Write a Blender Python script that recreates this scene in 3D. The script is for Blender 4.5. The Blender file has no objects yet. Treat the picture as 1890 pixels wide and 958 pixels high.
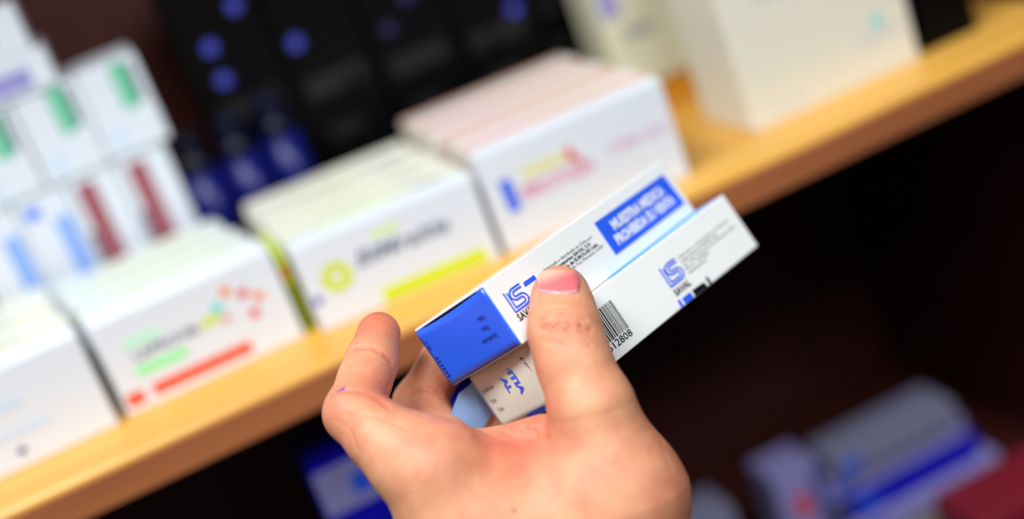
import bpy, bmesh, math, random
import numpy as np
from mathutils import Matrix, Vector
random.seed(7)

# ------------------------------------------------------------------ camera, world, lights
SC = bpy.context.scene
COL = SC.collection
F = 2625.0                      # focal length in pixels of the 1890 px frame (50 mm on 36 mm)
CX, CY = 945.0, 479.0
RR = np.array([[0.88702, -0.3218, -0.33113], [0.40983, 0.21836, 0.88564], [0.2127, 0.92128, -0.32557]])
RR[0] /= np.linalg.norm(RR[0]); RR[1] -= RR[1] @ RR[0] * RR[0]; RR[1] /= np.linalg.norm(RR[1]); RR[2] = np.cross(RR[1], RR[0])
CAM = np.array([-0.15101, -0.63211, 1.43115])

cd = bpy.data.cameras.new('camera'); cam = bpy.data.objects.new('camera', cd); COL.objects.link(cam)
cd.sensor_width = 36.0; cd.lens = 50.0; cd.clip_start = 0.02; cd.clip_end = 20
cd.dof.use_dof = True; cd.dof.focus_distance = 0.529; cd.dof.aperture_fstop = 2.15
m4 = Matrix.Identity(4)
for i in range(3):
    m4[i][0] = RR[0][i]; m4[i][1] = RR[1][i]; m4[i][2] = -RR[2][i]; m4[i][3] = CAM[i]
cam.matrix_world = m4
SC.camera = cam

SC.view_settings.view_transform = 'Standard'; SC.view_settings.look = 'None'
SC.view_settings.gamma = 1.0; SC.view_settings.use_curve_mapping = False
SC.view_settings.exposure = 0.0

W = bpy.data.worlds.new('World'); SC.world = W; W.use_nodes = True
W.node_tree.nodes['Background'].inputs[0].default_value = (0.75, 0.8, 1.0, 1)
W.node_tree.nodes['Background'].inputs[1].default_value = 0.035

def area(name, loc, target, sx, sy, energy, color):
    l = bpy.data.lights.new(name, 'AREA'); l.shape = 'RECTANGLE'; l.size = sx; l.size_y = sy
    l.energy = energy; l.color = color
    o = bpy.data.objects.new(name, l); COL.objects.link(o); o.location = loc
    d = Vector(target) - Vector(loc); o.rotation_euler = d.to_track_quat('-Z', 'Y').to_euler()
    return o
area('ceiling_lamp_light', (-0.60, -0.52, 2.42), (-0.05, 0.0, 1.22), 0.9, 0.4, 28, (0.95, 0.98, 1.0))
area('front_ceiling_lamp_light', (0.35, -1.35, 2.35), (0.0, 0.0, 1.2), 0.8, 0.5, 18, (0.97, 0.98, 1.0))

# ------------------------------------------------------------------ helpers
def lin(r, g, b):
    f = lambda c: (c/255/12.92) if c/255 <= 0.04045 else ((c/255+0.055)/1.055)**2.4
    return (f(r), f(g), f(b), 1)

MATS = {}
def mat(name, rgb, rough=0.5, spec=0.5, noise=0.0, coat=0.0, metal=0.0):
    if name in MATS: return MATS[name]
    m = bpy.data.materials.new(name); m.use_nodes = True
    nt = m.node_tree; b = nt.nodes['Principled BSDF']
    c = lin(*rgb)
    b.inputs['Roughness'].default_value = rough
    b.inputs['Specular IOR Level'].default_value = spec
    b.inputs['Coat Weight'].default_value = coat
    b.inputs['Metallic'].default_value = metal
    tc = nt.nodes.new('ShaderNodeTexCoord'); nz = nt.nodes.new('ShaderNodeTexNoise')
    nz.inputs['Scale'].default_value = 60; nz.inputs['Detail'].default_value = 4
    mx = nt.nodes.new('ShaderNodeMixRGB'); mx.blend_type = 'MIX'
    k = 1 - noise
    mx.inputs[1].default_value = c; mx.inputs[2].default_value = (c[0]*k, c[1]*k, c[2]*k, 1)
    nt.links.new(tc.outputs['Object'], nz.inputs['Vector'])
    nt.links.new(nz.outputs['Fac'], mx.inputs[0]); nt.links.new(mx.outputs[0], b.inputs['Base Color'])
    MATS[name] = m
    return m

def wood(name, c1, c2, rough=0.35, scale=(3, 60, 60)):
    m = bpy.data.materials.new(name); m.use_nodes = True
    nt = m.node_tree; b = nt.nodes['Principled BSDF']; b.inputs['Roughness'].default_value = rough
    tc = nt.nodes.new('ShaderNodeTexCoord'); mp = nt.nodes.new('ShaderNodeMapping')
    mp.inputs['Scale'].default_value = scale
    nz = nt.nodes.new('ShaderNodeTexNoise'); nz.inputs['Scale'].default_value = 2.0; nz.inputs['Detail'].default_value = 5
    nz.inputs['Distortion'].default_value = 0.6
    cr = nt.nodes.new('ShaderNodeValToRGB')
    cr.color_ramp.elements[0].color = lin(*c1); cr.color_ramp.elements[1].color = lin(*c2)
    cr.color_ramp.elements[0].position = 0.3; cr.color_ramp.elements[1].position = 0.7
    L = nt.links
    L.new(tc.outputs['Object'], mp.inputs['Vector']); L.new(mp.outputs[0], nz.inputs['Vector'])
    L.new(nz.outputs['Fac'], cr.inputs[0]); L.new(cr.outputs[0], b.inputs['Base Color'])
    return m

def obj(name, bm, material, parent=None, smooth=False):
    me = bpy.data.meshes.new(name); bm.to_mesh(me); bm.free()
    for mm in (material if isinstance(material, (list, tuple)) else [material]): me.materials.append(mm)
    if smooth: me.polygons.foreach_set('use_smooth', [True]*len(me.polygons))
    o = bpy.data.objects.new(name, me); COL.objects.link(o)
    if parent is not None: o.parent = parent
    return o

def tag(o, label, cat, group=None, kind=None):
    if label: o['label'] = label
    if cat: o['category'] = cat
    if group: o['group'] = group
    if kind: o['kind'] = kind
    return o

def thing(name, label, cat, loc=(0, 0, 0), rz=0.0, group=None):
    o = bpy.data.objects.new(name, None); COL.objects.link(o); o.empty_display_size = 0.01
    o.location = loc; o.rotation_euler = (0, 0, rz)
    return tag(o, label, cat, group)

def dup(root, loc, rz=0.0, label=None, group=None):
    r = root.copy(); COL.objects.link(r); r.location = loc; r.rotation_euler = (0, 0, rz)
    if label: r['label'] = label
    if group: r['group'] = group
    for ch in list(root.children):
        c = ch.copy(); COL.objects.link(c); c.parent = r
        for g in ch.children:
            d = g.copy(); COL.objects.link(d); d.parent = c
    return r

def add_box(bm, x0, x1, y0, y1, z0, z1, bev=0.0, seg=2):
    t = bmesh.new()
    bmesh.ops.create_cube(t, size=1)
    for v in t.verts:
        v.co = Vector(((v.co.x+.5)*(x1-x0)+x0, (v.co.y+.5)*(y1-y0)+y0, (v.co.z+.5)*(z1-z0)+z0))
    if bev > 0: bmesh.ops.bevel(t, geom=t.edges[:], offset=bev, segments=seg, affect='EDGES', profile=0.6)
    me = bpy.data.meshes.new('t'); t.to_mesh(me); t.free(); bm.from_mesh(me); bpy.data.meshes.remove(me)

def boxm(*a, **k):
    bm = bmesh.new(); add_box(bm, *a, **k); return bm

def prism(bm, pts, U, V, N, O, t):
    """polygon pts (u,v) extruded t along N from O"""
    O, U, V, N = map(Vector, (O, U, V, N))
    a = [bm.verts.new(O+U*u+V*v+N*t) for u, v in pts]; b = [bm.verts.new(O+U*u+V*v) for u, v in pts]
    n = len(pts); fs = [bm.faces.new(a), bm.faces.new(b[::-1])]
    for i in range(n): fs.append(bm.faces.new((a[i], b[i], b[(i+1) % n], a[(i+1) % n])))
    bmesh.ops.recalc_face_normals(bm, faces=fs)

FRONT = ((1, 0, 0), (0, 0, 1), (0, -1, 0))
LEFT = ((0, -1, 0), (0, 0, 1), (-1, 0, 0))
TOP = ((1, 0, 0), (0, 1, 0), (0, 0, 1))
INK = 0.00012
def rect(bm, face, x, y, u0, v0, u1, v1, slant=0.0, t=INK):
    """flat print on a face whose origin is x,y,z"""
    U, V, N = face
    prism(bm, [(u0, v0), (u1, v0), (u1+slant, v1), (u0+slant, v1)], U, V, N, (x, y[0], y[1]), t)

def ellipse(bm, face, O, cu, cv, ru, rv, n=20, t=INK):
    U, V, N = face
    prism(bm, [(cu+ru*math.cos(2*math.pi*i/n), cv+rv*math.sin(2*math.pi*i/n)) for i in range(n)], U, V, N, O, t)

def text(bm, body, O, U, V, height, width=None, bold=0.0, shear=0.0, lift=INK):
    cu = bpy.data.curves.new('t', 'FONT'); cu.body = body; cu.size = 1.0; cu.offset = bold; cu.shear = shear
    cu.resolution_u = 2
    to = bpy.data.objects.new('t', cu)
    me = bpy.data.meshes.new_from_object(to)
    n = len(me.vertices)
    if n == 0: return
    co = np.empty(n*3); me.vertices.foreach_get('co', co); co = co.reshape(-1, 3)
    mn, mx = co.min(0), co.max(0)
    capH = 0.70
    s = height/capH
    sx = width/(mx[0]-mn[0]) if width else s
    U, V, O = Vector(U), Vector(V), Vector(O); N = U.cross(V).normalized()
    for v, c in zip(me.vertices, co):
        v.co = O+U*float((c[0]-mn[0])*sx)+V*float(c[1]*s)+N*lift
    bm.from_mesh(me)
    bpy.data.meshes.remove(me); bpy.data.objects.remove(to); bpy.data.curves.remove(cu)

def stroke(bm, pts, w, U, V, N, O, t=INK):
    P = [Vector(p) for p in pts]; Lf, Rt = [], []
    for i, p in enumerate(P):
        a = P[max(i-1, 0)]; b = P[min(i+1, len(P)-1)]
        d1 = (p-a).normalized() if i else (b-p).normalized(); d2 = (b-p).normalized() if i < len(P)-1 else d1
        n1 = Vector((-d1.y, d1.x)); n2 = Vector((-d2.y, d2.x)); m = (n1+n2)
        m = m/max(m.length_squared/2, .3) if m.length > 1e-6 else n1
        Lf.append(p+m*w/2); Rt.append(p-m*w/2)
    O, U, V, N = map(Vector, (O, U, V, N))
    q = lambda p: bm.verts.new(O+U*p.x+V*p.y+N*t)
    a = [q(p) for p in Lf]; b = [q(p) for p in Rt]
    for i in range(len(P)-1):
        f = bm.faces.new((b[i], b[i+1], a[i+1], a[i]))

def arc(cx, cy, r, a0, a1, n=9):
    return [(cx+r*math.cos(math.radians(a0+(a1-a0)*i/n)), cy+r*math.sin(math.radians(a0+(a1-a0)*i/n))) for i in range(n+1)]

def logo_ls(bm, O, U, V, N, sx, sy, w):
    A = [(0, 1), (0, 0)]+arc(.66, .28, .28, -90, 90)+arc(.50, .68, .12, 270, 90)[0:]+[(.92, .80)]
    B = [(.15, .92), (.15, .15)]+arc(.64, .28, .13, -90, 90)+arc(.48, .68, .27, 270, 90)+[(.92, .95)]
    for L in (A, B): stroke(bm, [(x*sx, y*sy) for x, y in L], w, U, V, N, O)

# ------------------------------------------------------------------ materials
M_white = mat('white_card', (222, 229, 238), 0.42, noise=0.03)
M_cream = mat('cream_card', (222, 224, 196), 0.45, noise=0.03)
M_ivory = mat('ivory_card', (226, 224, 208), 0.4, noise=0.03)
M_held = mat('held_white_card', (240, 242, 240), 0.33, noise=0.02)
M_blue = mat('cobalt_print', (46, 98, 238), 0.28, noise=0.03)
M_cyan = mat('cyan_print', (70, 175, 245), 0.3)
M_black = mat('black_print', (14, 14, 18), 0.4)
M_grey = mat('grey_print', (120, 128, 150), 0.5)
M_dgrey = mat('dark_grey_print', (62, 64, 72), 0.5)
M_wtext = mat('white_print', (235, 240, 248), 0.4)
M_orange = mat('orange_red_print', (224, 74, 30), 0.5)
M_orange2 = mat('orange_print', (240, 130, 40), 0.5)
M_red = mat('red_print', (222, 60, 50), 0.5)
M_mint = mat('mint_print', (150, 240, 165), 0.5)
M_pmint = mat('pale_mint_print', (190, 240, 215), 0.5)
M_teal = mat('teal_print', (110, 215, 220), 0.5)
M_lime = mat('lime_print', (206, 222, 20), 0.5)
M_plime = mat('pale_lime_print', (215, 236, 165), 0.5)
M_pink = mat('rose_print', (222, 120, 160), 0.5)
M_ppink = mat('pale_rose_print', (222, 190, 214), 0.5)
M_salmon = mat('salmon_print', (212, 140, 128), 0.5)
M_beige = mat('beige_print', (226, 222, 176), 0.5)
M_green = mat('sea_green_print', (110, 196, 160), 0.5)
M_brown = mat('brown_red_print', (158, 84, 92), 0.5)
M_lblue = mat('light_blue_print', (130, 170, 240), 0.5)
M_navy = mat('navy_print', (30, 50, 130), 0.5)
M_rosecard = mat('rose_beige_card', (214, 196, 184), .5, noise=.05)
M_sagecard = mat('pale_sage_card', (206, 214, 202), .5, noise=.05)
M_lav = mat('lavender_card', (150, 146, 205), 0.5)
M_greylav = mat('grey_lavender_card', (128, 130, 158), 0.5)  # card colour dimmed to stand in for low light on the lower shelf
M_royal = mat('royal_blue_card', (12, 14, 190), 0.4)
M_amber = mat('amber_card', (214, 150, 40), 0.5)
M_blackcard = mat('black_card', (3, 3, 5), 0.45, spec=0.12)
M_crimson = mat('crimson_card', (120, 22, 40), 0.5)
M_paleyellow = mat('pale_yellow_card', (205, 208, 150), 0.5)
M_shadowgap = mat('gap_shade', (24, 22, 26), 0.8)
M_leaf = mat('pale_blue_paper', (150, 190, 245), 0.6)
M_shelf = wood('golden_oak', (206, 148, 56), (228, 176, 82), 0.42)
M_edge = wood('shaded_red_brown_edge', (150, 88, 52), (172, 104, 62), 0.45)
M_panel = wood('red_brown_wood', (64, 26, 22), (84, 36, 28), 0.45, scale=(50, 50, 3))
M_darkwall = mat('dark_wall', (26, 24, 26), 0.8)
M_floor = mat('floor_vinyl', (40, 36, 36), 0.7, noise=0.2)

# ------------------------------------------------------------------ setting and shelving
tag(obj('floor', boxm(-2.2, 2.2, -2.6, 0.5, -0.05, 0), M_floor), None, None, kind='structure')
tag(obj('wall_back', boxm(-2.2, 2.2, 0.40, 0.45, 0, 2.7), M_darkwall), None, None, kind='structure')

T = 1.2
unit = thing('shelving_unit', 'golden wooden shelving unit that carries all the medicine cartons', 'shelf', (0, 0, 0))
def board(z, t=0.02, m=None):
    bm = boxm(-0.75, 0.345, 0.0, 0.34, z-t, z, bev=0.004, seg=3)
    o = obj('shelf_board', bm, m or M_shelf, unit, smooth=False)
    e = obj('edge_shade_strip', boxm(-0.75, 0.345, -0.0015, 0.0003, z-t+.0003, z-.0035, bev=0.0006, seg=2), M_edge, o); e['label'] = 'front edge strip with shade painted into its red-brown colour'  # added strip: shade of the upright edge put into the wood colour
    return o
board(T); board(0.87, m=M_panel); board(0.52, m=M_panel); board(0.12, m=M_panel); board(1.66)  # lower boards coloured dark to stand in for shade under the shelf
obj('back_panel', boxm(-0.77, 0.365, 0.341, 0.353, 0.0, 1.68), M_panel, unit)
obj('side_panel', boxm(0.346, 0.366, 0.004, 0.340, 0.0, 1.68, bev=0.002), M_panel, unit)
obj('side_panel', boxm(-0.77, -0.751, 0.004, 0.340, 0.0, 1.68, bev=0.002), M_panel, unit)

# ------------------------------------------------------------------ cartons
EP = 0.00004
def carton(label, group, loc, w, d, h, body, rz=0.0, name='medicine_carton', flap=True, bev=0.0011, lidmat=None):
    t = thing(name, label, 'box', loc, rz, group)
    obj('carton_body', boxm(0, w, 0, d, 0, h, bev=bev), body, t)
    if flap:      # the tucked end on the left side, a hair proud of the body
        obj('end_flap', boxm(-0.0005, -0.00002, 0.0012, d-0.0012, 0.0012, h-0.0030, bev=0.0002, seg=1), lidmat or body, t)
    return t
def F0(z=0.0): return (0, -EP, z)
def front(t, material, fn, name='printed_band'):
    bm = bmesh.new(); fn(bm)
    if name.startswith('lettering'): return obj(name, bm, material, t)
    left = set(bm.verts)                      # every separate patch of print is a part of its own
    while left:
        seed = next(iter(left)); isl = {seed}; st = [seed]
        while st:
            v = st.pop()
            for e in v.link_edges:
                w = e.other_vert(v)
                if w not in isl: isl.add(w); st.append(w)
        left -= isl
        nb = bmesh.new(); mp = {v: nb.verts.new(v.co) for v in isl}
        for f in bm.faces:
            if f.verts[0] in isl: nb.faces.new([mp[v] for v in f.verts])
        obj(name, nb, material, t)
    bm.free()
def R(bm, u0, v0, u1, v1, slant=0.0):
    prism(bm, [(u0, v0), (u1, v0), (u1+slant, v1), (u0+slant, v1)], *FRONT, (0, -EP, 0), INK)
def E_(bm, cu, cv, ru, rv): ellipse(bm, FRONT, (0, -EP, 0), cu, cv, ru, rv)
def TX(bm, s, x, z, h, w=None, bold=0.02, shear=0.0): text(bm, s, (x, -EP, z), (1, 0, 0), (0, 0, 1), h, w, bold, shear, lift=INK)
def top_band(t, material, h, u0, v0, u1, v1):
    bm = bmesh.new(); prism(bm, [(u0, v0), (u1, v0), (u1, v1), (u0, v1)], *TOP, (0, 0, h+EP), INK)
    return obj('edge_print', bm, material, t)

def file_row(first, n, pitch, skew, label, group, x, y, z, rz=0.0, jit=0.0012, protos=None):
    """cartons filed behind the front one; protos = plain carton(s) reused"""
    for i in range(1, n):
        p = protos[(i-1) % len(protos)]
        ox = x+skew*i*pitch-math.sin(rz)*pitch*i+random.uniform(-jit, jit); oy = y+math.cos(rz)*pitch*i
        if i <= len(protos): p.location = (ox, oy, z); p.scale = (1, 1, 1+random.uniform(-.012, .02)); p.rotation_euler = (0, 0, rz); p['label'] = label; p['group'] = group
        else: q = dup(p, (ox, oy, z), rz, label, group); q.scale = (1, 1, 1+random.uniform(-.015, .025))

# --- far left white cartons
t = carton('white carton with one small dark dot, nearest the left edge of the shelf front', None, (-0.3025, 0.043, T), 0.097, 0.0125, 0.050, M_white)
front(t, M_navy, lambda b: E_(b, 0.052, 0.0085, 0.0022, 0.0018), 'round_mark')
front(t, mat('faint_blue_print', (205, 222, 240), .5), lambda b: (R(b, 0.03, .030, .062, .034), R(b, .03, .016, .07, .020)))
pr_ = [carton('', None, (0, 0, 0), 0.097, 0.0125, 0.050, M_white), carton('', None, (0, 0, 0), 0.097, 0.0125, 0.0515, M_cream)]
top_band(pr_[0], M_plime, 0.050, 0.01, 0.004, 0.05, 0.007); top_band(pr_[1], M_grey, 0.0515, 0.06, 0.005, 0.075, 0.007)
file_row(t, 9, 0.0136, -0.12, 'plain white carton filed behind the dotted white carton at the left', 'white cartons filed at the far left', -0.3025, 0.043, T, protos=pr_)

# --- orange striped cartons
t = carton('white carton with an orange-red bar, green bars and scattered orange and red squares', None, (-0.200, 0.047, T), 0.093, 0.0125, 0.049, M_white)
front(t, M_orange, lambda b: (R(b, 0.0155, 0.0045, 0.067, 0.0105), R(b, 0.002, 0.0040, 0.011, 0.0105)))
front(t, M_mint, lambda b: R(b, .012, .0165, .038, .0215))
front(t, M_pmint, lambda b: R(b, .012, .031, .030, .0365))
front(t, M_grey, lambda b: TX(b, 'LAPROVIR', .014, .0245, .005, .034, .03), 'lettering')
front(t, M_lime, lambda b: R(b, .048, .026, .058, .030, .002), 'leaf_mark')
front(t, M_teal, lambda b: R(b, .056, .030, .061, .035, .001), 'teal_mark')
front(t, M_orange2, lambda b: (R(b, .0635, .036, .068, .0405), R(b, .0775, .027, .082, .0315)), 'square_mark')
front(t, M_red, lambda b: (R(b, .071, .0315, .0755, .036), R(b, .0725, .020, .077, .0245), R(b, .060, .024, .063, .027)), 'square_mark')
pr_ = [carton('', None, (0, 0, 0), 0.093, 0.0125, 0.049, M_white), carton('', None, (0, 0, 0), 0.093, 0.0125, 0.0495, M_sagecard)]
top_band(pr_[0], M_plime, 0.049, 0.02, 0.003, 0.08, 0.006); top_band(pr_[1], M_pmint, 0.0495, 0.005, 0.004, 0.012, 0.008)
file_row(t, 8, 0.0136, -0.14, 'white carton filed behind the carton with the orange-red bar', 'cartons filed behind the orange-barred one', -0.200, 0.047, T, protos=pr_)

# --- narrow striped cartons in the gap
t = carton('narrow carton edge striped lime and black, wedged before the lime-barred cartons', None, (-0.1050, 0.049, T), 0.0030, 0.05, 0.045, M_lime, flap=False)
front(t, M_black, lambda b: R(b, 0.0004, 0.002, 0.0018, 0.028)); front(t, M_red, lambda b: R(b, .0002, .031, .0020, .037))

# --- lime barred cartons
RZ = -0.10
t = carton('white carton with a lime ring, grey lettering and a thick lime bar', None, (-0.0985, 0.040, T), 0.0965, 0.0125, 0.046, M_white, rz=RZ)
front(t, M_lime, lambda b: R(b, 0.034, 0.0015, 0.090, 0.0095), 'printed_band')
def ring(b):
    n = 24; O = Vector((0.0165, -EP-INK, 0.0245))
    vi = [b.verts.new(O+Vector((math.cos(2*math.pi*i/n)*.0030, 0, math.sin(2*math.pi*i/n)*.0030))) for i in range(n)]
    vo = [b.verts.new(O+Vector((math.cos(2*math.pi*i/n)*.0078, 0, math.sin(2*math.pi*i/n)*.0078))) for i in range(n)]
    for i in range(n): b.faces.new((vi[i], vo[i], vo[(i+1) % n], vi[(i+1) % n]))
front(t, M_lime, ring, 'ring_mark')
front(t, M_grey, lambda b: TX(b, 'BiMraltia', .0275, .0245, .0078, .050, .025, .3), 'lettering')
front(t, M_plime, lambda b: R(b, .040, .035, .054, .039))
front(t, M_royal, lambda b: E_(b, -0.0 + .0035, .0165, .0022, .0022), 'round_mark')
pr_ = [carton('', None, (0, 0, 0), 0.0965, 0.0125, 0.0465, M_sagecard), carton('', None, (0, 0, 0), 0.0965, 0.0125, 0.048, M_ivory)]
top_band(pr_[0], M_grey, 0.0465, 0.070, 0.003, 0.085, 0.006); top_band(pr_[1], M_grey, 0.048, 0.02, 0.004, 0.05, 0.0055)
top_band(pr_[0], M_plime, 0.0465, 0.020, 0.003, 0.060, 0.006)
file_row(t, 9, 0.0136, -0.14, 'white carton filed behind the carton with the thick lime bar', 'cartons filed behind the lime-barred one', -0.0985, 0.040, T, rz=RZ, protos=pr_)

# --- rose lettered cartons
RZ = -0.07
t = carton('white carton with a blue block and rose lettering, below the striped rose edges', None, (0.0015, 0.031, T), 0.1035, 0.0125, 0.054, M_white, rz=RZ)
front(t, M_blue, lambda b: R(b, 0.0085, 0.0195, 0.0145, 0.037, -0.001))
front(t, M_pink, lambda b: TX(b, 'PERCUTALIN', .0165, .0235, .0062, .040, .03), 'lettering')
front(t, M_ppink, lambda b: TX(b, 'CREMA 25mg', .066, .0275, .0055, .034, .03), 'lettering')
front(t, M_beige, lambda b: R(b, .020, .0325, .044, .0395)); front(t, M_red, lambda b: (R(b, .045, .033, .0485, .0395), R(b, .048, .030, .0515, .034)), 'square_mark')
pr_ = [carton('', None, (0, 0, 0), 0.1035, 0.0125, 0.0545, M_rosecard), carton('', None, (0, 0, 0), 0.1035, 0.0125, 0.056, M_ivory), carton('', None, (0, 0, 0), 0.1035, 0.0125, 0.055, M_rosecard)]
top_band(pr_[0], M_salmon, 0.0545, 0.002, 0.001, 0.1015, 0.004); top_band(pr_[1], M_ppink, 0.056, 0.002, 0.001, 0.1015, 0.0035); top_band(pr_[2], M_salmon, 0.055, 0.002, 0.0085, 0.1015, 0.0115)
top_band(pr_[0], M_ppink, 0.0545, 0.002, 0.006, 0.04, 0.011)
file_row(t, 10, 0.0136, -0.10, 'ivory carton with a salmon or rose edge, filed behind the rose-lettered carton', 'cartons filed behind the rose-lettered one', 0.0015, 0.031, T, rz=RZ, protos=pr_)

# --- big ivory carton on the right, the pale one behind it
t = carton('large ivory carton standing alone at the right of the shelf', None, (0.1535, 0.040, T), 0.106, 0.060, 0.118, M_ivory, rz=0.0)
front(t, M_grey, lambda b: (TX(b, 'Ad', .022, .0745, .008, .012, .03)), 'lettering')
front(t, M_lav, lambda b: TX(b, 'comprimidos', .020, .066, .003, .030, .0), 'lettering')
front(t, mat('faint_grey_print', (196, 204, 214), .5), lambda b: (R(b, .012, .008, .036, .0095), R(b, .072, .021, .098, .0235)), 'printed_line')
front(t, M_teal, lambda b: E_(b, .086, .030, .0032, .0042), 'drop_mark')
t = carton('flat amber carton lying under the pale cream carton', None, (0.125, 0.152, T), 0.085, 0.07, 0.019, M_amber)
t = carton('pale cream carton with grey lettering, standing on the amber carton', None, (0.129, 0.150, T+0.0193), 0.078, 0.040, 0.125, M_cream)
front(t, M_grey, lambda b: TX(b, '200', .012, .030, .007, .018, .03), 'lettering')
front(t, M_lav, lambda b: R(b, .002, .046, .014, .08))
t = carton('tall black carton standing right of the large ivory carton', None, (0.2670, 0.044, T), 0.036, 0.06, 0.13, M_blackcard, bev=0.004)

# --- back left: spines with brown and blue stripes, green striped ones on top
def LBL(s): return s
spines = [(-0.2455, M_lblue, 'white carton with blue patches, leftmost of the standing back row'),
          (-0.2160, M_lblue, 'white carton with a long blue side stripe, standing in the back row'),
          (-0.1865, M_brown, 'white carton with a brown-red stripe, beside the blue striped cartons'),
          (-0.1570, M_brown, 'white carton with a brown-red stripe, next to the dark blue bottles')]
for i, (x, mm, lb) in enumerate(spines):
    t = carton(lb, 'striped cartons standing in the back row', (x, 0.172, T), 0.0285, 0.06, 0.097, M_white)
    if mm is M_brown: front(t, mm, lambda b: R(b, .0045, .034, .0155, .092)); front(t, M_dgrey, lambda b: R(b, .0015, .040, .0042, .065))
    else: front(t, mm, lambda b: R(b, .017, .030, .026, .080)); front(t, M_blue, lambda b: R(b, .004, .084, .012, .090))
greens = [(-0.2290, 'white carton with a green stripe, leftmost of the upper back row'),
          (-0.1930, 'white carton with a green stripe, in the middle of the upper back row'),
          (-0.1575, 'white carton with a green stripe, rightmost of the upper back row')]
for i, (x, lb) in enumerate(greens):
    t = carton(lb, 'green striped cartons on the upper back row', (x, 0.170, T+0.0973), 0.0345, 0.06, 0.050, M_white)
    front(t, M_green, lambda b: R(b, .018, .023, .027, .049)); front(t, M_dgrey, lambda b: R(b, .0272, .025, .0300, .047))
    front(t, M_ppink if i == 9 else mat('faint_blue_print', (0, 0, 0)), lambda b: R(b, .006, .003, .013, .016))
t = carton('white carton with a lavender band lying on the green striped cartons', None, (-0.265, 0.168, T+0.1476), 0.100, 0.06, 0.021, M_white)
front(t, M_lav, lambda b: R(b, .055, .003, .088, .014))
t = carton('small white carton lying on top of the lavender banded carton', None, (-0.262, 0.168, T+0.1689), 0.092, 0.06, 0.026, M_white)
front(t, M_lblue, lambda b: R(b, .060, .006, .075, .016))

# --- dark bottles and black cartons behind
M_cobaltglass = mat('cobalt_plastic', (4, 6, 36), 0.4, spec=.2)
M_cobaltlabel = mat('cobalt_label', (7, 16, 96), 0.34, spec=.35)
M_navyglass = mat('navy_plastic', (4, 5, 26), 0.4, spec=.2)
def lathe(bm, prof, n=32):
    rings = []
    for r, z in prof: rings.append([bm.verts.new((r*math.cos(2*math.pi*i/n), r*math.sin(2*math.pi*i/n), z)) for i in range(n)])
    for a, b in zip(rings, rings[1:]):
        for i in range(n): bm.faces.new((a[i], a[(i+1) % n], b[(i+1) % n], b[i]))
    bm.faces.new(rings[0][::-1]); bm.faces.new(rings[-1])
def bottle(label, x, y, h, r, m, lm):
    t = thing('bottle', label, 'bottle', (x, y, T), 0, 'dark blue bottles behind the filed cartons')
    bm = bmesh.new(); lathe(bm, [(r*.9, 0), (r, .002), (r, h*.80), (r*.93, h*.84), (r*.6, h*.87), (r*.6, h*.88)])
    obj('bottle_body', bm, m, t, smooth=True)
    bm = bmesh.new(); lathe(bm, [(r*.72, h*.88), (r*.74, h*.885), (r*.74, h*.985), (r*.66, h)]); obj('bottle_cap', bm, m, t, smooth=True)
    bm = bmesh.new(); lathe(bm, [(r+.0003, h*.15), (r+.0003, h*.75)]); obj('bottle_label', bm, lm, t, smooth=True)
bottle('shiny dark blue bottle, rightmost of the three behind the filed cartons', -0.0655, .186, .096, .0112, M_cobaltglass, M_cobaltlabel)
bottle('shiny dark blue bottle, middle of the three behind the filed cartons', -0.0910, .184, .094, .0115, M_cobaltglass, M_cobaltlabel)
bottle('navy bottle touching the brown striped cartons, leftmost of the three', -0.1160, .184, .094, .0112, M_navyglass, M_cobaltlabel)

M_glintblue = mat('blue_cap_glint', (70, 76, 190), 0.4)  # flat discs painting the blurred highlights of dark glossy caps
M_glintdim = mat('dim_cap_glint', (44, 40, 90), 0.4)
blk = [(-0.098, .052, .185, [(.017, .130, .0042, 1), (.017, .110, .0042, 1), (.039, .147, .0042, 1)], 'black carton with three painted dim blue highlights, standing behind the blue bottles'),
       (-0.044, .050, .175, [(.010, .114, .0042, 1), (.034, .082, .0034, 0)], 'black carton with a single painted blue highlight above a fainter one'),
       (0.008, .050, .160, [(.013, .101, .0034, 0), (.030, .115, .004, 0)], 'black carton with faint painted highlights, behind the lime-barred cartons'),
       (0.060, .050, .150, [(.020, .070, .003, 0), (.039, .083, .0042, 1)], 'black carton with one painted blue highlight high up, behind the rose edged cartons'),
       (0.112, .026, .160, [(.012, .080, .003, 0)], 'narrow black carton beside the pale cream carton')]
for x, w, h, dots, lb in blk:
    t = carton(lb, 'black cartons standing against the back', (x, 0.206, T), w, 0.06, h, M_blackcard, bev=.001)
    for k in (0, 1):
        if any(dd[3] == k for dd in dots):
            front(t, M_glintblue if k else M_glintdim, lambda b: [E_(b, u, v, r, r) for u, v, r, kk in dots if kk == k], 'round_mark')
    front(t, mat('charcoal_print', (6, 6, 14), .5), lambda b: (R(b, w*.12, h*.45, w*.85, h*.52), R(b, w*.2, h*.30, w*.6, h*.34)))

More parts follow.
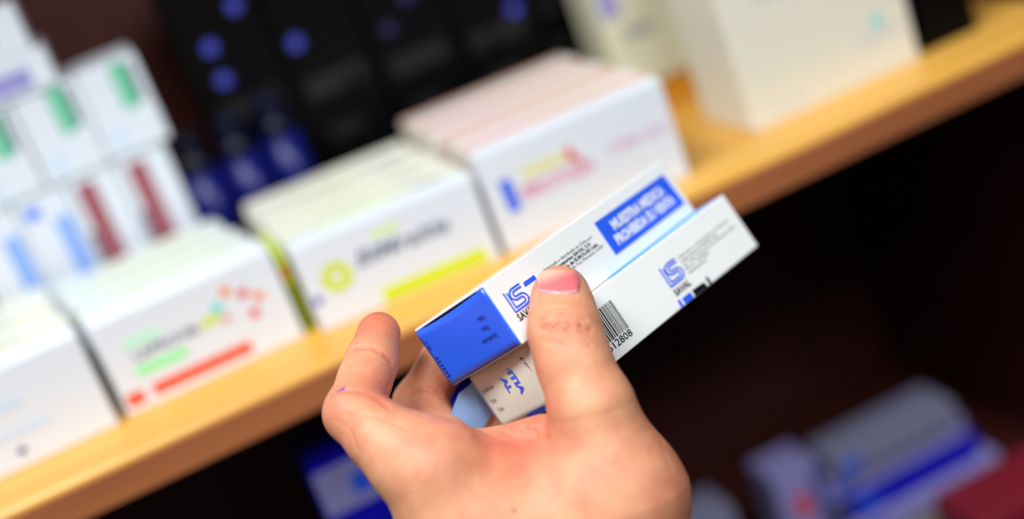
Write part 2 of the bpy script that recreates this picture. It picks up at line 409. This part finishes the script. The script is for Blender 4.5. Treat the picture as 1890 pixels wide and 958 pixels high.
# --- lower shelf
B = 0.87
t = carton('royal blue carton standing on the lower shelf below the hand', None, (-0.1345, 0.032, B), 0.11, 0.06, 0.268, M_royal, bev=.002)
front(t, M_lav, lambda b: R(b, .001, .241, .109, .2665)); 
front(t, M_blue, lambda b: prism(b, [(.018, .247), (.095, .247), (.095, .2585), (.018, .2585)], *FRONT, (0, -EP*5, 0), INK), 'blue_line')
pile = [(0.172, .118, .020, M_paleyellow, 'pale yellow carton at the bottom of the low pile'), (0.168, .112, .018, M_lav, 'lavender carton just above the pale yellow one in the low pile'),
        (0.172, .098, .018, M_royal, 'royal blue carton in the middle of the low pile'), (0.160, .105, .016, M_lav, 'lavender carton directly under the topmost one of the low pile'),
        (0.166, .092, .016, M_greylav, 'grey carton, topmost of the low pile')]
z = B
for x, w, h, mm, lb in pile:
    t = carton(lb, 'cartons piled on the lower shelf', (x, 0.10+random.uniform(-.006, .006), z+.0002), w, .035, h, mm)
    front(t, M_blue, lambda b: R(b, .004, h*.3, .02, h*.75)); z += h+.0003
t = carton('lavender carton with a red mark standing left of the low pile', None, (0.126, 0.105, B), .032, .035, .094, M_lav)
front(t, M_red, lambda b: R(b, .010, .060, .020, .076)); front(t, M_navy, lambda b: R(b, .025, .01, .030, .088))
t = carton('small grey carton low behind the hand, left of the red marked one', None, (0.060, 0.105, B), .036, .035, .092, M_greylav)
t = carton('crimson carton at the lower right corner, before the low pile', None, (0.205, 0.012, B), .110, .05, .062, M_crimson, bev=.006)

# ------------------------------------------------------------------ the two held cartons
def cam2world(p): p = np.asarray(p, float); return CAM+p[..., 0:1]*RR[0]-p[..., 1:2]*RR[1]+p[..., 2:3]*RR[2]
def px(x, y, z): return np.array([(x-CX)/F*z, (y-CY)/F*z, z])
def frame(P, Rm):
    a, b, c = Rm[:, 0], Rm[:, 1], Rm[:, 2]
    Wd = lambda v: v[0]*RR[0]-v[1]*RR[1]+v[2]*RR[2]
    o = cam2world(P+b*0.026)          # local origin: lower left front corner
    X, Y, Z = Wd(a), Wd(c), Wd(-b)
    m = Matrix.Identity(4)
    for i in range(3): m[i][0] = X[i]; m[i][1] = Y[i]; m[i][2] = Z[i]; m[i][3] = o[i]
    return m
P1 = np.array([-0.01032, 0.00872, 0.5106])
R1 = np.array([[0.576, 0.56409, -0.59163], [-0.39835, 0.8257, 0.39942], [0.71382, 0.00561, 0.70031]])
P2 = np.array([0.00669, 0.02893, 0.51421])
R2 = np.array([[0.64213, 0.56385, -0.51936], [-0.44249, 0.82586, 0.34951], [0.626, 0.00538, 0.77981]])
LB, DB, HB = 0.127, 0.045, 0.026
mm_ = 0.001

def held(label, P, Rm, endmat, broad):
    t = thing('medicine_carton', label, 'box', (0, 0, 0), 0, 'cartons held in the hand')
    t.matrix_world = frame(P, Rm)
    bm = boxm(0, LB, 0, DB, 0, HB, bev=0.0007, seg=3)
    obj('carton_body', bm, M_held, t)
    return t

def flap_mesh(y0, y1, z0, ztop, bulge, th=0.0005, n=14, m=8):
    """thin end flap on the x=0 end, bulging slightly outwards; ztop(y) gives its upper edge"""
    bm = bmesh.new(); G = []
    for i in range(n+1):
        y = y0+(y1-y0)*i/n; zt = ztop(y); row = []
        for j in range(m+1):
            z = z0+(zt-z0)*j/m
            s = math.sin(math.pi*i/n)*math.sin(math.pi*(0.15+0.7*j/m))
            row.append((bm.verts.new((-0.0003-th-bulge*s, y, z)), bm.verts.new((-0.0001-bulge*s*0, y, z))))
        G.append(row)
    for i in range(n):
        for j in range(m):
            bm.faces.new([G[i][j][0], G[i][j+1][0], G[i+1][j+1][0], G[i+1][j][0]])
            bm.faces.new([G[i][j][1], G[i+1][j][1], G[i+1][j+1][1], G[i][j+1][1]])
    for i in range(n):
        bm.faces.new([G[i][0][0], G[i+1][0][0], G[i+1][0][1], G[i][0][1]]); bm.faces.new([G[i][m][0], G[i][m][1], G[i+1][m][1], G[i+1][m][0]])
    for j in range(m):
        bm.faces.new([G[0][j][0], G[0][j][1], G[0][j+1][1], G[0][j+1][0]]); bm.faces.new([G[n][j][0], G[n][j+1][0], G[n][j+1][1], G[n][j][1]])
    bmesh.ops.recalc_face_normals(bm, faces=bm.faces[:])
    return bm

# upper carton
h1 = held('white carton with a solid blue end flap, upper one of two held in the hand', P1, R1, M_blue, M_blue)
def zt1(y):
    y = y*1000
    if y < 3: return (24.0+(y)*0.45)*mm_ if y < 3 else 0
    if y < 6: return (25.35-(y-3)*0.35)*mm_
    if y < 40: return (24.6-0.5*math.sin(math.pi*(y-6)/34))*mm_
    return 24.9*mm_
fl = obj('end_flap', flap_mesh(.0012, .0449, .0004, zt1, .0007, n=30), M_blue, h1, smooth=True); fl['label'] = 'solid cobalt blue end flap'
obj('flap_gap_shade', boxm(-.00035, .0001,   .006, .040, .0232, .0250), M_shadowgap, h1)  # dark strip painting the shade between flap and lip
obj('flap_lip', boxm(-.0009, .0002, .001, .0445, .0250, .0259, bev=.0002, seg=1), M_held, h1)
bm = bmesh.new(); U, V = (1, 0, 0), (0, 0, 1)
FE = -EP
logo_ls(bm, (.0053, FE, .0108), U, V, (0, -1, 0), .0105, .0082, .0008)
o = obj('logo', bm, M_blue, h1); o['label'] = 'blue outlined LS logo'
bm = bmesh.new()
prism(bm, [(.0166, .0162), (.024, .0162), (.024, .0180), (.0171, .0180)], *FRONT, (0, FE, 0), INK)
obj('printed_band', bm, M_blue, h1); bm = bmesh.new()
prism(bm, [(.0687, .0054), (.1240, .0054), (.1225, .0207), (.0687, .0207)], *FRONT, (0, FE, 0), INK)
o = obj('printed_band', bm, M_blue, h1); o['label'] = 'cobalt blue sample panel with white lettering'
bm = bmesh.new()
text(bm, 'MUESTRA MEDICA', (.0765, FE-INK*1.6, .0137), U, V, .0040, .0400, .045)
obj('lettering', bm, M_wtext, h1); bm = bmesh.new()
text(bm, 'PROHIBIDA SU VENTA', (.0735, FE-INK*1.6, .0080), U, V, .0040, .0455, .045)
obj('lettering', bm, M_wtext, h1)
bm = bmesh.new()
text(bm, 'SAVAL', (.0045, FE, .0072), U, V, .0027, .0105, .03)
obj('lettering', bm, M_black, h1); bm = bmesh.new()
text(bm, 'Fabricado y distribuido en Chile por', (.030, FE, .0165), U, V, .00125, .0330, .0)
text(bm, 'Laboratorios SAVAL S.A.', (.034, FE, .0146), U, V, .00135, .0262, .03)
text(bm, 'Licencia de EUROLAR Ltda.', (.035, FE, .0127), U, V, .00135, .0285, .03)
text(bm, 'Eduardo Frei Montalva 4.600 \u00b7', (.038, FE, .0110), U, V, .00115, .0285, .0)
obj('lettering', bm, M_black, h1)
bm = bmesh.new(); XE = -0.00165
def endtext(bm, s, y, z, hgt, w, dirv, upv, bold=.01, x=XE): text(bm, s, (x, y, z), dirv, upv, hgt, w, bold, lift=0.0)
# reading towards the back, upside down
for s, y, z, w in (('Fab.:', .0078, .0170, .0042), ('Exp.:', .0088, .0128, .0042), ('Serie/Lote:', .0075, .0090, .0088)):
    endtext(bm, s, y, z, .0017, w, (0, 1, 0), (0, 0, -1))
endtext(bm, '0 5 9 8 9 0', .0436, .0128, .0017, .0092, (0, 0, -1), (0, -1, 0), .03, x=-.00095)
endtext(bm, 'V 180', .0436, .0200, .0012, .0040, (0, 0, -1), (0, -1, 0), .02, x=-.00095)
obj('lettering', bm, mat('deep_navy_print', (14, 24, 90), .4), h1)
# creases and the far end flap
obj('end_flap', boxm(LB, LB+.0005, .001, .044, .001, .0245, bev=.0002, seg=1), M_held, h1)

# lower carton
h2 = held('white carton with a barcode, lower one of two held in the hand', P2, R2, M_held, M_blue)
o = obj('printed_band', boxm(.052, .1262, .0006, .0444, HB-.00005, HB+.0001), M_cyan, h2); o['label'] = 'cyan printed broad face'
def zt2(y):
    y = y*1000
    return (25.2-0.4*math.sin(math.pi*y/45))*mm_
obj('end_flap', flap_mesh(.0016, .0446, .0012, zt2, .0012, n=24), M_ivory, h2, smooth=True)
bm = bmesh.new()
logo_ls(bm, (.0722, FE, .0092), U, V, (0, -1, 0), .0110, .0086, .0008)
o = obj('logo', bm, M_blue, h2); o['label'] = 'blue outlined LS logo'
bm = bmesh.new()
prism(bm, [(.0735, .0003), (.0792, .0003), (.0792, .0030), (.0735, .0030)], *FRONT, (0, FE, 0), INK)
obj('edge_mark', bm, M_blue, h2); bm = bmesh.new()
prism(bm, [(.0705, .0003), (.0722, .0003), (.0722, .0034), (.0708, .0034)], *FRONT, (0, FE, 0), INK)
obj('edge_mark', bm, M_blue, h2)
bm = bmesh.new()
prism(bm, [(.0803, .0003), (.0890, .0003), (.0885, .0026), (.0806, .0030)], *FRONT, (0, FE, 0), INK)
obj('edge_mark', bm, M_black, h2); bm = bmesh.new()
prism(bm, [(.0905, .0003), (.0920, .0003), (.0920, .0034), (.0905, .0034)], *FRONT, (0, FE, 0), INK)
obj('edge_mark', bm, M_black, h2); bm = bmesh.new()
text(bm, 'SAVAL', (.0718, FE, .0050), U, V, .0026, .0105, .03)
obj('lettering', bm, M_black, h2); bm = bmesh.new()
text(bm, '7 804610 612808', (.0075, FE, .0040), U, V, .0029, .0345, .01)
obj('lettering', bm, M_black, h2)
bm = bmesh.new()
for s, x, z, hh, w in (('Fabricado y distribuido en Chile por', .0845, .0160, .0011, .036), ('Laboratorios SAVAL S.A.', .0845, .0140, .0013, .026), ('Av. Pdte. Eduardo Frei Montalva 4600', .0845, .0122, .0011, .037),
                  ('Renca - Santiago', .0845, .0106, .0011, .016), ('www.saval.cl', .0845, .0087, .0013, .0125)):
    text(bm, s, (x, FE, z), U, V, hh, w, .0)
obj('lettering', bm, M_dgrey, h2)
bm = bmesh.new(); x = .0085; rnd = random.Random(3)
while x < .0428:
    w = rnd.choice((.00026, .00026, .00045, .0007)); lo = .0072
    if x+w > .0431: break
    prism(bm, [(x, lo), (x+w, lo), (x+w, .0198), (x, .0198)], *FRONT, (0, FE, 0), INK); x += w+rnd.choice((.0003, .0004, .0006))
obj('barcode', bm, M_black, h2)
XE2 = -0.00215
bm = bmesh.new()
endtext(bm, '\u00b7ITIA', .0205, .0215, .0032, .0115, (0, 0, -1), (0, -1, 0), .04, XE2)
endtext(bm, 'AL', .0265, .0195, .0032, .0068, (0, 0, -1), (0, -1, 0), .04, XE2)
obj('lettering', bm, M_blue, h2)
bm = bmesh.new()
endtext(bm, '6 1280-7', .0083, .0110, .0015, .0115, (0, 0, 1), (0, 1, 0), .03, -.00135)
obj('lettering', bm, M_black, h2)
bm = bmesh.new()
for s, y, z, w in (('Serie/Lote', .0418, .0172, .0085), ('Exp.', .0405, .0125, .0040), ('Fab.', .0395, .0082, .0040)):
    endtext(bm, s, y, z, .0016, w, (0, -1, 0), (0, 0, 1), .0, XE2+.0004)
obj('lettering', bm, M_dgrey, h2)
bm = bmesh.new(); add_box(bm, -.0018, -.0006, .014, .026, .0001, .0026, bev=.0003, seg=1)
o = obj('folded_tab', bm, M_navy, h2); o['label'] = 'dark blue printed tab'
obj('end_flap', boxm(LB, LB+.0005, .001, .044, .001, .0245, bev=.0002, seg=1), M_held, h2)

# folded leaflet behind the lower carton
Lp = [px(846, 728, .5480), px(818, 800, .5430), px(878, 812, .5540), px(918, 748, .5610), px(880, 700, .5545)]
bm = bmesh.new(); Wp = [Vector(cam2world(p)) for p in Lp]; back = Vector(RR[2])*0.0012
a = [bm.verts.new(v) for v in Wp]; b = [bm.verts.new(v+back) for v in Wp]
bm.faces.new(a); bm.faces.new(b[::-1])
for i in range(5): bm.faces.new((a[i], b[i], b[(i+1) % 5], a[(i+1) % 5]))
bmesh.ops.recalc_face_normals(bm, faces=bm.faces[:])
leaf = obj('folded_leaflet', bm, M_leaf)
tag(leaf, 'pale blue folded leaflet pinched between the fingers and the lower carton', 'leaflet')

# ------------------------------------------------------------------ the hand
def seg_sdf(P, a, b, ra, rb):
    a = a.astype(P.dtype); b = b.astype(P.dtype)
    ab = b-a; L = ab@ab
    t = np.clip(((P-a)@ab)/L, 0, 1)
    q = P-a-t[..., None]*ab
    return np.sqrt((q*q).sum(-1))-(ra+(rb-ra)*t)
def smin(a, b, k):
    h = np.maximum(k-np.abs(a-b), 0)/k
    return np.minimum(a, b)-h*h*k*0.25
def chain(P, pts, k=0.003):
    d = None
    for (a, ra), (b, rb) in zip(pts, pts[1:]):
        s = seg_sdf(P, a, b, ra, rb); d = s if d is None else smin(d, s, k)
    return d
J = lambda x, y, z, r: (px(x, y, z), r)
THUMB = [J(1035, 542, .5190, .0103), J(1038, 572, .5150, .0113), J(1043, 612, .5092, .0128), J(1059, 668, .5060, .0130), J(1092, 752, .5025, .0150), J(1134, 915, .506, .0262), J(1100, 1120, .510, .0285)]
INDEX = [J(699, 616, .541, .0083), J(686, 668, .530, .0098), J(674, 700, .524, .0098), J(655, 762, .513, .0112), J(704, 806, .506, .0126), J(745, 836, .504, .0150), J(800, 868, .503, .0178)]
MIDDLE = [J(868, 604, .5715, .0080), J(818, 668, .5640, .0090), J(774, 745, .5600, .0101), J(806, 808, .550, .0108), J(880, 890, .532, .0140)]
RING = [J(975, 690, .5775, .0078), J(935, 740, .5690, .0085), J(908, 800, .571, .0092), J(945, 900, .553, .0125)]
PINKY = [J(1050, 700, .5905, .0070), J(1015, 760, .5860, .0075), J(985, 835, .590, .0085), J(1005, 915, .570, .0115)]
WR = px(1045, 1230, .515)
def palm(P):
    W1 = WR; W2 = px(1045, 1230, .548)
    d = seg_sdf(P, px(795, 868, .503), px(1000, 1150, .510), .0178, .026)
    k = .012
    for q, r in ((px(880, 890, .534), .0145), (px(945, 900, .553), .0135), (px(1005, 915, .570), .012)):
        d = smin(d, seg_sdf(P, q, W2, r, .021), k)
    d = smin(d, seg_sdf(P, px(880, 885, .515), px(1090, 905, .513), .0170, .0190), k)
    d = smin(d, seg_sdf(P, px(858, 985, .508), px(1110, 985, .510), .0225, .0260), k)
    d = smin(d, seg_sdf(P, WR, px(1060, 1650, .475), .0275, .034), .02)
    d = smin(d, seg_sdf(P, W2, px(1060, 1650, .505), .023, .034), .02)
    return d
FOLD = (px(893, 822, .5180), px(1000, 796, .5120))
GROOVES = []
def sdf(P):
    d = palm(P)
    th = chain(P, THUMB, .004)
    ix = chain(P, INDEX, .0025)
    o = smin(chain(P, MIDDLE, .003), chain(P, RING, .003), .0012)
    o = smin(o, chain(P, PINKY, .003), .0012)
    d = smin(d, o, .009)
    d = smin(d, ix, .006)
    d = smin(d, th, .011)
    d = smin(d, seg_sdf(P, FOLD[0], FOLD[1], .0052, .0062), .004)
    return d
def sdf_full(P):
    d = sdf(P)
    for pts, w, dep in GROOVES:
        g = None
        for a, b in zip(pts, pts[1:]):
            s = seg_sdf(P, a, b, 0, 0); g = s if g is None else np.minimum(g, s)
        d = d+dep*np.exp(-(g/w)**2)
    return d
def trace(x, y, f=None):
    f = f or sdf
    x = np.asarray(x, float); y = np.asarray(y, float)
    D = np.stack([(x-CX)/F, (y-CY)/F, np.ones_like(x)], -1); n = np.linalg.norm(D, axis=-1, keepdims=True); D = D/n
    t = np.full(x.shape, .44)
    for _ in range(90): t = np.minimum(t+f(D*t[..., None])*0.85, .9)
    P = D*t[..., None]; P[t > .68] = np.nan          # rays that pass the hand
    return P
def surf(pts):
    p = np.array(pts, float); return [q for q in trace(p[:, 0], p[:, 1]) if q[0] == q[0]]
def grad(P, f, e=2e-4):
    g = np.zeros_like(P)
    for k in range(3):
        q = P.copy(); q[..., k] += e; r = P.copy(); r[..., k] -= e
        g[..., k] = (f(q)-f(r))/(2*e)
    return g/np.maximum(np.linalg.norm(g, axis=-1, keepdims=True), 1e-9)

def gv(pts, w, dep): GROOVES.append((surf(pts), w, dep))
gg = []
# thumb knuckle wrinkles
gg += [([(996, 592), (1016, 582), (1050, 581), (1080, 590)], .0008, .0007), ([(998, 606), (1020, 598), (1040, 602), (1064, 598), (1090, 606)], .0009, .0009),
       ([(998, 560), (1020, 553), (1050, 553), (1076, 560)], .0006, .00025), ([(1012, 612), (1036, 615), (1062, 612), (1088, 616)], .0008, .0007),
       ([(1040, 585), (1046, 600), (1044, 606)], .0007, .0004),
       ([(1010, 574), (1028, 590), (1020, 600)], .0007, .0004), ([(1062, 582), (1076, 592), (1084, 604)], .0007, .0004),
       ([(1008, 586), (1030, 590), (1056, 588), (1080, 598)], .0006, .0004), ([(1000, 612), (1026, 607), (1060, 607), (1086, 611)], .0006, .0004), ([(1004, 630), (1040, 636), (1090, 638)], .0007, .0003), ([(1002, 572), (1040, 568), (1074, 574)], .0006, .0003),
       ([(1010, 624), (1046, 628), (1086, 630)], .0006, .0002), ([(1024, 594), (1046, 592), (1066, 598)], .0006, .0005)]
# index creases
gg += [([(600, 732), (625, 723), (655, 722), (690, 730), (715, 752)], .0010, .0011), ([(655, 644), (684, 642), (706, 652), (722, 668)], .0010, .0010),
       ([(642, 672), (670, 664), (696, 672)], .0005, .00015), ([(636, 690), (668, 684), (698, 694)], .0005, .00015), ([(650, 628), (680, 624), (705, 632)], .0005, .00012)]
# web folds
gg += [([(880, 806), (930, 812), (985, 800)], .0012, .0012), ([(925, 796), (950, 806), (960, 822)], .0009, .0009), ([(965, 790), (985, 806), (1010, 812)], .0010, .0008),
       ([(640, 765), (700, 770), (750, 790)], .0007, .0003), ([(620, 775), (650, 800), (660, 830)], .0006, .0003), ([(735, 690), (722, 705), (712, 730)], .0008, .0005),
       ([(1190, 790), (1215, 800), (1225, 825)], .0008, .00018), ([(1200, 830), (1230, 842), (1240, 870)], .0008, .00018), ([(760, 722), (785, 716), (812, 728)], .0009, .0010)]
for a in gg: gv(*a)

# voxel surface (naive surface nets), then subdivide and snap to the exact surface
lo = np.array([-.082, -.008, .425]); hi = np.array([.100, .262, .650]); hs = .0017
ns = np.ceil((hi-lo)/hs).astype(int)+1
ax = [lo[i]+hs*np.arange(ns[i]) for i in range(3)]
D = np.empty(ns, np.float32)
YZ = np.stack(np.meshgrid(ax[1], ax[2], indexing='ij'), -1)
for i0 in range(0, ns[0], 12):
    xs = ax[0][i0:i0+12]
    G = np.empty((len(xs),)+YZ.shape[:2]+(3,), np.float32)
    G[..., 0] = xs[:, None, None]; G[..., 1:] = YZ[None]
    D[i0:i0+12] = sdf(G)
ins = D < 0
cell = np.zeros(ns-1, np.int8)
for dx in (0, 1):
    for dy in (0, 1):
        for dz in (0, 1): cell += ins[dx:ns[0]-1+dx, dy:ns[1]-1+dy, dz:ns[2]-1+dz]
act = (cell > 0) & (cell < 8)
idx = -np.ones(act.shape, int); idx[act] = np.arange(act.sum())
cc = np.argwhere(act); acc = np.zeros((len(cc), 3)); cnt = np.zeros(len(cc))
offs = [(i, j, k) for i in (0, 1) for j in (0, 1) for k in (0, 1)]
for a in offs:
    for ax_ in range(3):
        if a[ax_]: continue
        b = list(a); b[ax_] = 1
        pa = cc+np.array(a); pb = cc+np.array(b)
        da = D[pa[:, 0], pa[:, 1], pa[:, 2]]; db = D[pb[:, 0], pb[:, 1], pb[:, 2]]
        s = (da < 0) != (db < 0)
        tt = np.where(s, da/np.where(s, da-db, 1), 0)
        acc[s] += (pa+(pb-pa)*tt[:, None])[s]; cnt[s] += 1
V = lo+hs*acc/cnt[:, None]
quads = []
for d in range(3):
    e1, e2 = (d+1) % 3, (d+2) % 3
    sl0 = [slice(1, -1)]*3; sl0[d] = slice(0, -1); sl1 = list(sl0); sl1[d] = slice(1, None)
    A = ins[tuple(sl0)]; Bq = ins[tuple(sl1)]
    w = np.argwhere(A != Bq); base = w.copy(); base[:, e1] += 1; base[:, e2] += 1
    flip = Bq[w[:, 0], w[:, 1], w[:, 2]]
    u1 = np.zeros(3, int); u1[e1] = 1; u2 = np.zeros(3, int); u2[e2] = 1
    q = [base-u1-u2, base-u2, base, base-u1]
    qi = np.stack([idx[c[:, 0], c[:, 1], c[:, 2]] for c in q], 1)
    qi[flip] = qi[flip][:, ::-1]; quads.append(qi)
quads = np.concatenate(quads); quads = quads[(quads >= 0).all(1)]
me = bpy.data.meshes.new('person'); me.from_pydata(V.tolist(), [], quads.tolist()); me.update()
tmp = bpy.data.objects.new('tmp', me); COL.objects.link(tmp)
sm = tmp.modifiers.new('s', 'SUBSURF'); sm.levels = 2; sm.render_levels = 2
dg = bpy.context.evaluated_depsgraph_get(); me2 = bpy.data.meshes.new_from_object(tmp.evaluated_get(dg))
bpy.data.objects.remove(tmp); bpy.data.meshes.remove(me)
n = len(me2.vertices); co = np.empty(n*3); me2.vertices.foreach_get('co', co); co = co.reshape(-1, 3)
for _ in range(2):
    d = sdf_full(co); g = grad(co, sdf_full); co = co-g*np.clip(d, -.002, .002)[:, None]
# natural skin colouring: redder finger tips, knuckles and web
red = np.zeros(n)
def blob(x, y, z, r, s):
    global red
    dd = np.linalg.norm(co-px(x, y, z), axis=1); red = np.maximum(red, s*np.exp(-(dd/r)**2))
blob(700, 600, .54, .013, .8); blob(690, 650, .532, .010, .55); blob(610, 765, .505, .016, .35); blob(715, 720, .51, .014, .6); blob(1030, 500, .53, .013, .5); blob(1045, 600, .50, .010, .22)
blob(950, 795, .50, .017, .8); blob(790, 725, .565, .016, .75); blob(1250, 900, .51, .03, .5); blob(810, 650, .57, .012, .5); blob(850, 800, .5, .02, .35); blob(1000, 680, .51, .014, .5)
for pts, w, dep in GROOVES:  # creases: skin redness plus darkening that stands in for their shade
    for a, b in zip(pts, pts[1:]):
        red = np.maximum(red, min(.6, .06+dep*420)*np.exp(-(seg_sdf(co, a, b, 0, 0)/(w*1.6))**2))
mole = np.exp(-(np.linalg.norm(co-surf([(949, 942)])[0], axis=1)/.0007)**2)*.8
wc = cam2world(co); me2.vertices.foreach_set('co', wc.ravel()); me2.update()
at = me2.color_attributes.new('skin_tint', 'FLOAT_COLOR', 'POINT')
cl = np.stack([red, mole, np.zeros(n), np.ones(n)], 1); at.data.foreach_set('color', cl.ravel())
me2.polygons.foreach_set('use_smooth', [True]*len(me2.polygons))

SK = bpy.data.materials.new('skin'); SK.use_nodes = True; nt = SK.node_tree; bs = nt.nodes['Principled BSDF']; L = nt.links
at_ = nt.nodes.new('ShaderNodeAttribute'); at_.attribute_name = 'skin_tint'
sep = nt.nodes.new('ShaderNodeSeparateColor'); L.new(at_.outputs['Color'], sep.inputs[0])
tc = nt.nodes.new('ShaderNodeTexCoord')
n1 = nt.nodes.new('ShaderNodeTexNoise'); n1.inputs['Scale'].default_value = 120; n1.inputs['Detail'].default_value = 5; L.new(tc.outputs['Object'], n1.inputs['Vector'])
mA = nt.nodes.new('ShaderNodeMixRGB'); mA.inputs[1].default_value = lin(234, 178, 134); mA.inputs[2].default_value = lin(198, 120, 94); L.new(n1.outputs['Fac'], mA.inputs[0])
mB = nt.nodes.new('ShaderNodeMixRGB'); mB.inputs[2].default_value = lin(192, 84, 66); L.new(mA.outputs[0], mB.inputs[1]); L.new(sep.outputs[0], mB.inputs[0])
mC = nt.nodes.new('ShaderNodeMixRGB'); mC.inputs[2].default_value = lin(90, 40, 30); L.new(mB.outputs[0], mC.inputs[1]); L.new(sep.outputs[1], mC.inputs[0])
L.new(mC.outputs[0], bs.inputs['Base Color'])
bs.inputs['Roughness'].default_value = 0.5; bs.inputs['Specular IOR Level'].default_value = 0.35; bs.inputs['Subsurface Weight'].default_value = 0.12
bs.inputs['Subsurface Radius'].default_value = (1.0, .35, .2); bs.inputs['Subsurface Scale'].default_value = 0.003
vo = nt.nodes.new('ShaderNodeTexVoronoi'); vo.inputs['Scale'].default_value = 900; L.new(tc.outputs['Object'], vo.inputs['Vector'])
n2 = nt.nodes.new('ShaderNodeTexNoise'); n2.inputs['Scale'].default_value = 500; n2.inputs['Detail'].default_value = 3; L.new(tc.outputs['Object'], n2.inputs['Vector'])
ad = nt.nodes.new('ShaderNodeMath'); ad.operation = 'ADD'; L.new(vo.outputs['Distance'], ad.inputs[0]); L.new(n2.outputs['Fac'], ad.inputs[1])
bu = nt.nodes.new('ShaderNodeBump'); bu.inputs['Strength'].default_value = 0.22; bu.inputs['Distance'].default_value = 0.0004
L.new(ad.outputs[0], bu.inputs['Height']); L.new(bu.outputs[0], bs.inputs['Normal'])
me2.materials.clear(); me2.materials.append(SK)
hand = bpy.data.objects.new('person', me2); COL.objects.link(hand)
tag(hand, 'bare left hand of a person gripping two white cartons between thumb and fingers', 'person')

# thumb nail: a curved plate lying on the nail bed
nu, nv = 22, 16; gx, gy, edge = [], [], []
C0 = np.array([1031., 519.]); Ud = np.array([.995, .04]); Ud /= np.linalg.norm(Ud); Vd = np.array([-.04, .995])
for j in range(nv+1):
    v = -1+2*j/nv
    for i in range(nu+1):
        u = -1+2*i/nu
        # square to rounded outline
        uu = u*math.sqrt(1-0.32*v*v*(1 if v < 0 else .5)); vv = v*math.sqrt(1-0.36*u*u)
        p = C0+Ud*uu*40+Vd*vv*(25 if v > 0 else 22)
        gx.append(p[0]); gy.append(p[1]); edge.append(max(abs(u), abs(v)))
NP = trace(np.array(gx), np.array(gy), sdf)
bad = np.isnan(NP[:, 0])
for k in np.where(bad)[0]: NP[k] = NP[~bad][np.argmin((np.array(gx)[~bad]-gx[k])**2+(np.array(gy)[~bad]-gy[k])**2)]
NG = grad(NP, sdf)
edge = np.array(edge)
lift = 0.00050*np.sqrt(np.clip(1-edge**4, 0, 1))+0.00018
NO = NP+NG*lift[:, None]; NI = NP-NG*.0004
bm = bmesh.new()
vo_ = [bm.verts.new(p) for p in cam2world(NO).tolist()]; vi_ = [bm.verts.new(p) for p in cam2world(NI).tolist()]
for j in range(nv):
    for i in range(nu):
        a = j*(nu+1)+i; bm.faces.new((vo_[a], vo_[a+1], vo_[a+nu+2], vo_[a+nu+1])); bm.faces.new((vi_[a], vi_[a+nu+1], vi_[a+nu+2], vi_[a+1]))
bd = [j for j in range(nu+1)]+[(k+1)*(nu+1)-1 for k in range(1, nv+1)]+[nv*(nu+1)+i for i in range(nu-1, -1, -1)]+[k*(nu+1) for k in range(nv-1, 0, -1)]
for a, b in zip(bd, bd[1:]+bd[:1]): bm.faces.new((vo_[a], vi_[a], vi_[b], vo_[b]))
bmesh.ops.recalc_face_normals(bm, faces=bm.faces[:])
NM = bpy.data.materials.new('nail'); NM.use_nodes = True; nt = NM.node_tree; bs = nt.nodes['Principled BSDF']; L = nt.links
at_ = nt.nodes.new('ShaderNodeAttribute'); at_.attribute_name = 'nail_zone'; sep = nt.nodes.new('ShaderNodeSeparateColor'); L.new(at_.outputs['Color'], sep.inputs[0])
m0 = nt.nodes.new('ShaderNodeMixRGB'); m0.inputs[1].default_value = lin(226, 112, 116); m0.inputs[2].default_value = lin(240, 190, 160); L.new(sep.outputs[1], m0.inputs[0])
m1 = nt.nodes.new('ShaderNodeMixRGB'); L.new(m0.outputs[0], m1.inputs[1]); m1.inputs[2].default_value = lin(232, 168, 170); L.new(sep.outputs[0], m1.inputs[0])
L.new(m1.outputs[0], bs.inputs['Base Color']); bs.inputs['Roughness'].default_value = .22; bs.inputs['Coat Weight'].default_value = .2
nail = obj('thumb_nail', bm, NM, hand, smooth=True); nail['label'] = 'glossy pink thumb nail with pale half moon'
nn = len(nail.data.vertices)
zone = []
for j in range(nv+1):
    for i in range(nu+1):
        v = -1+2*j/nv; u = -1+2*i/nu
        zone.append((max(0, min(1, (v-.80+.12*u*u)/.14)), max(0, min(1, .55-.75*u-.9*v-.5))*.9))
zone = np.array(zone+zone); at = nail.data.color_attributes.new('nail_zone', 'FLOAT_COLOR', 'POINT')
at.data.foreach_set('color', np.stack([zone[:, 0], zone[:, 1], zone[:, 0]*0, np.ones(len(zone))], 1).ravel())

# purple ink mark by the index knuckle
bm = bmesh.new()
for pts, w in (([(622, 724), (630, 719), (637, 716)], 3.0), ([(628, 722), (636, 720)], 4.0), ([(612, 731), (622, 725)], 1.6), ([(633, 722), (637, 714)], 2.0)):
    for (x0, y0), (x1, y1) in zip(pts, pts[1:]):
        dx, dy = x1-x0, y1-y0; l = math.hypot(dx, dy); nx, ny = -dy/l*w/2, dx/l*w/2
        xs = [x0+nx, x1+nx, x1-nx, x0-nx]; ys = [y0+ny, y1+ny, y1-ny, y0-ny]
        P = trace(np.array(xs), np.array(ys), sdf_full); P = P+grad(P, sdf)*.0001
        if np.isnan(P).any(): continue
        f = bm.faces.new([bm.verts.new(p) for p in cam2world(P).tolist()])
o = obj('ink_mark', bm, mat('purple_ink', (90, 40, 150), .6), hand); o['label'] = 'small purple pen mark'
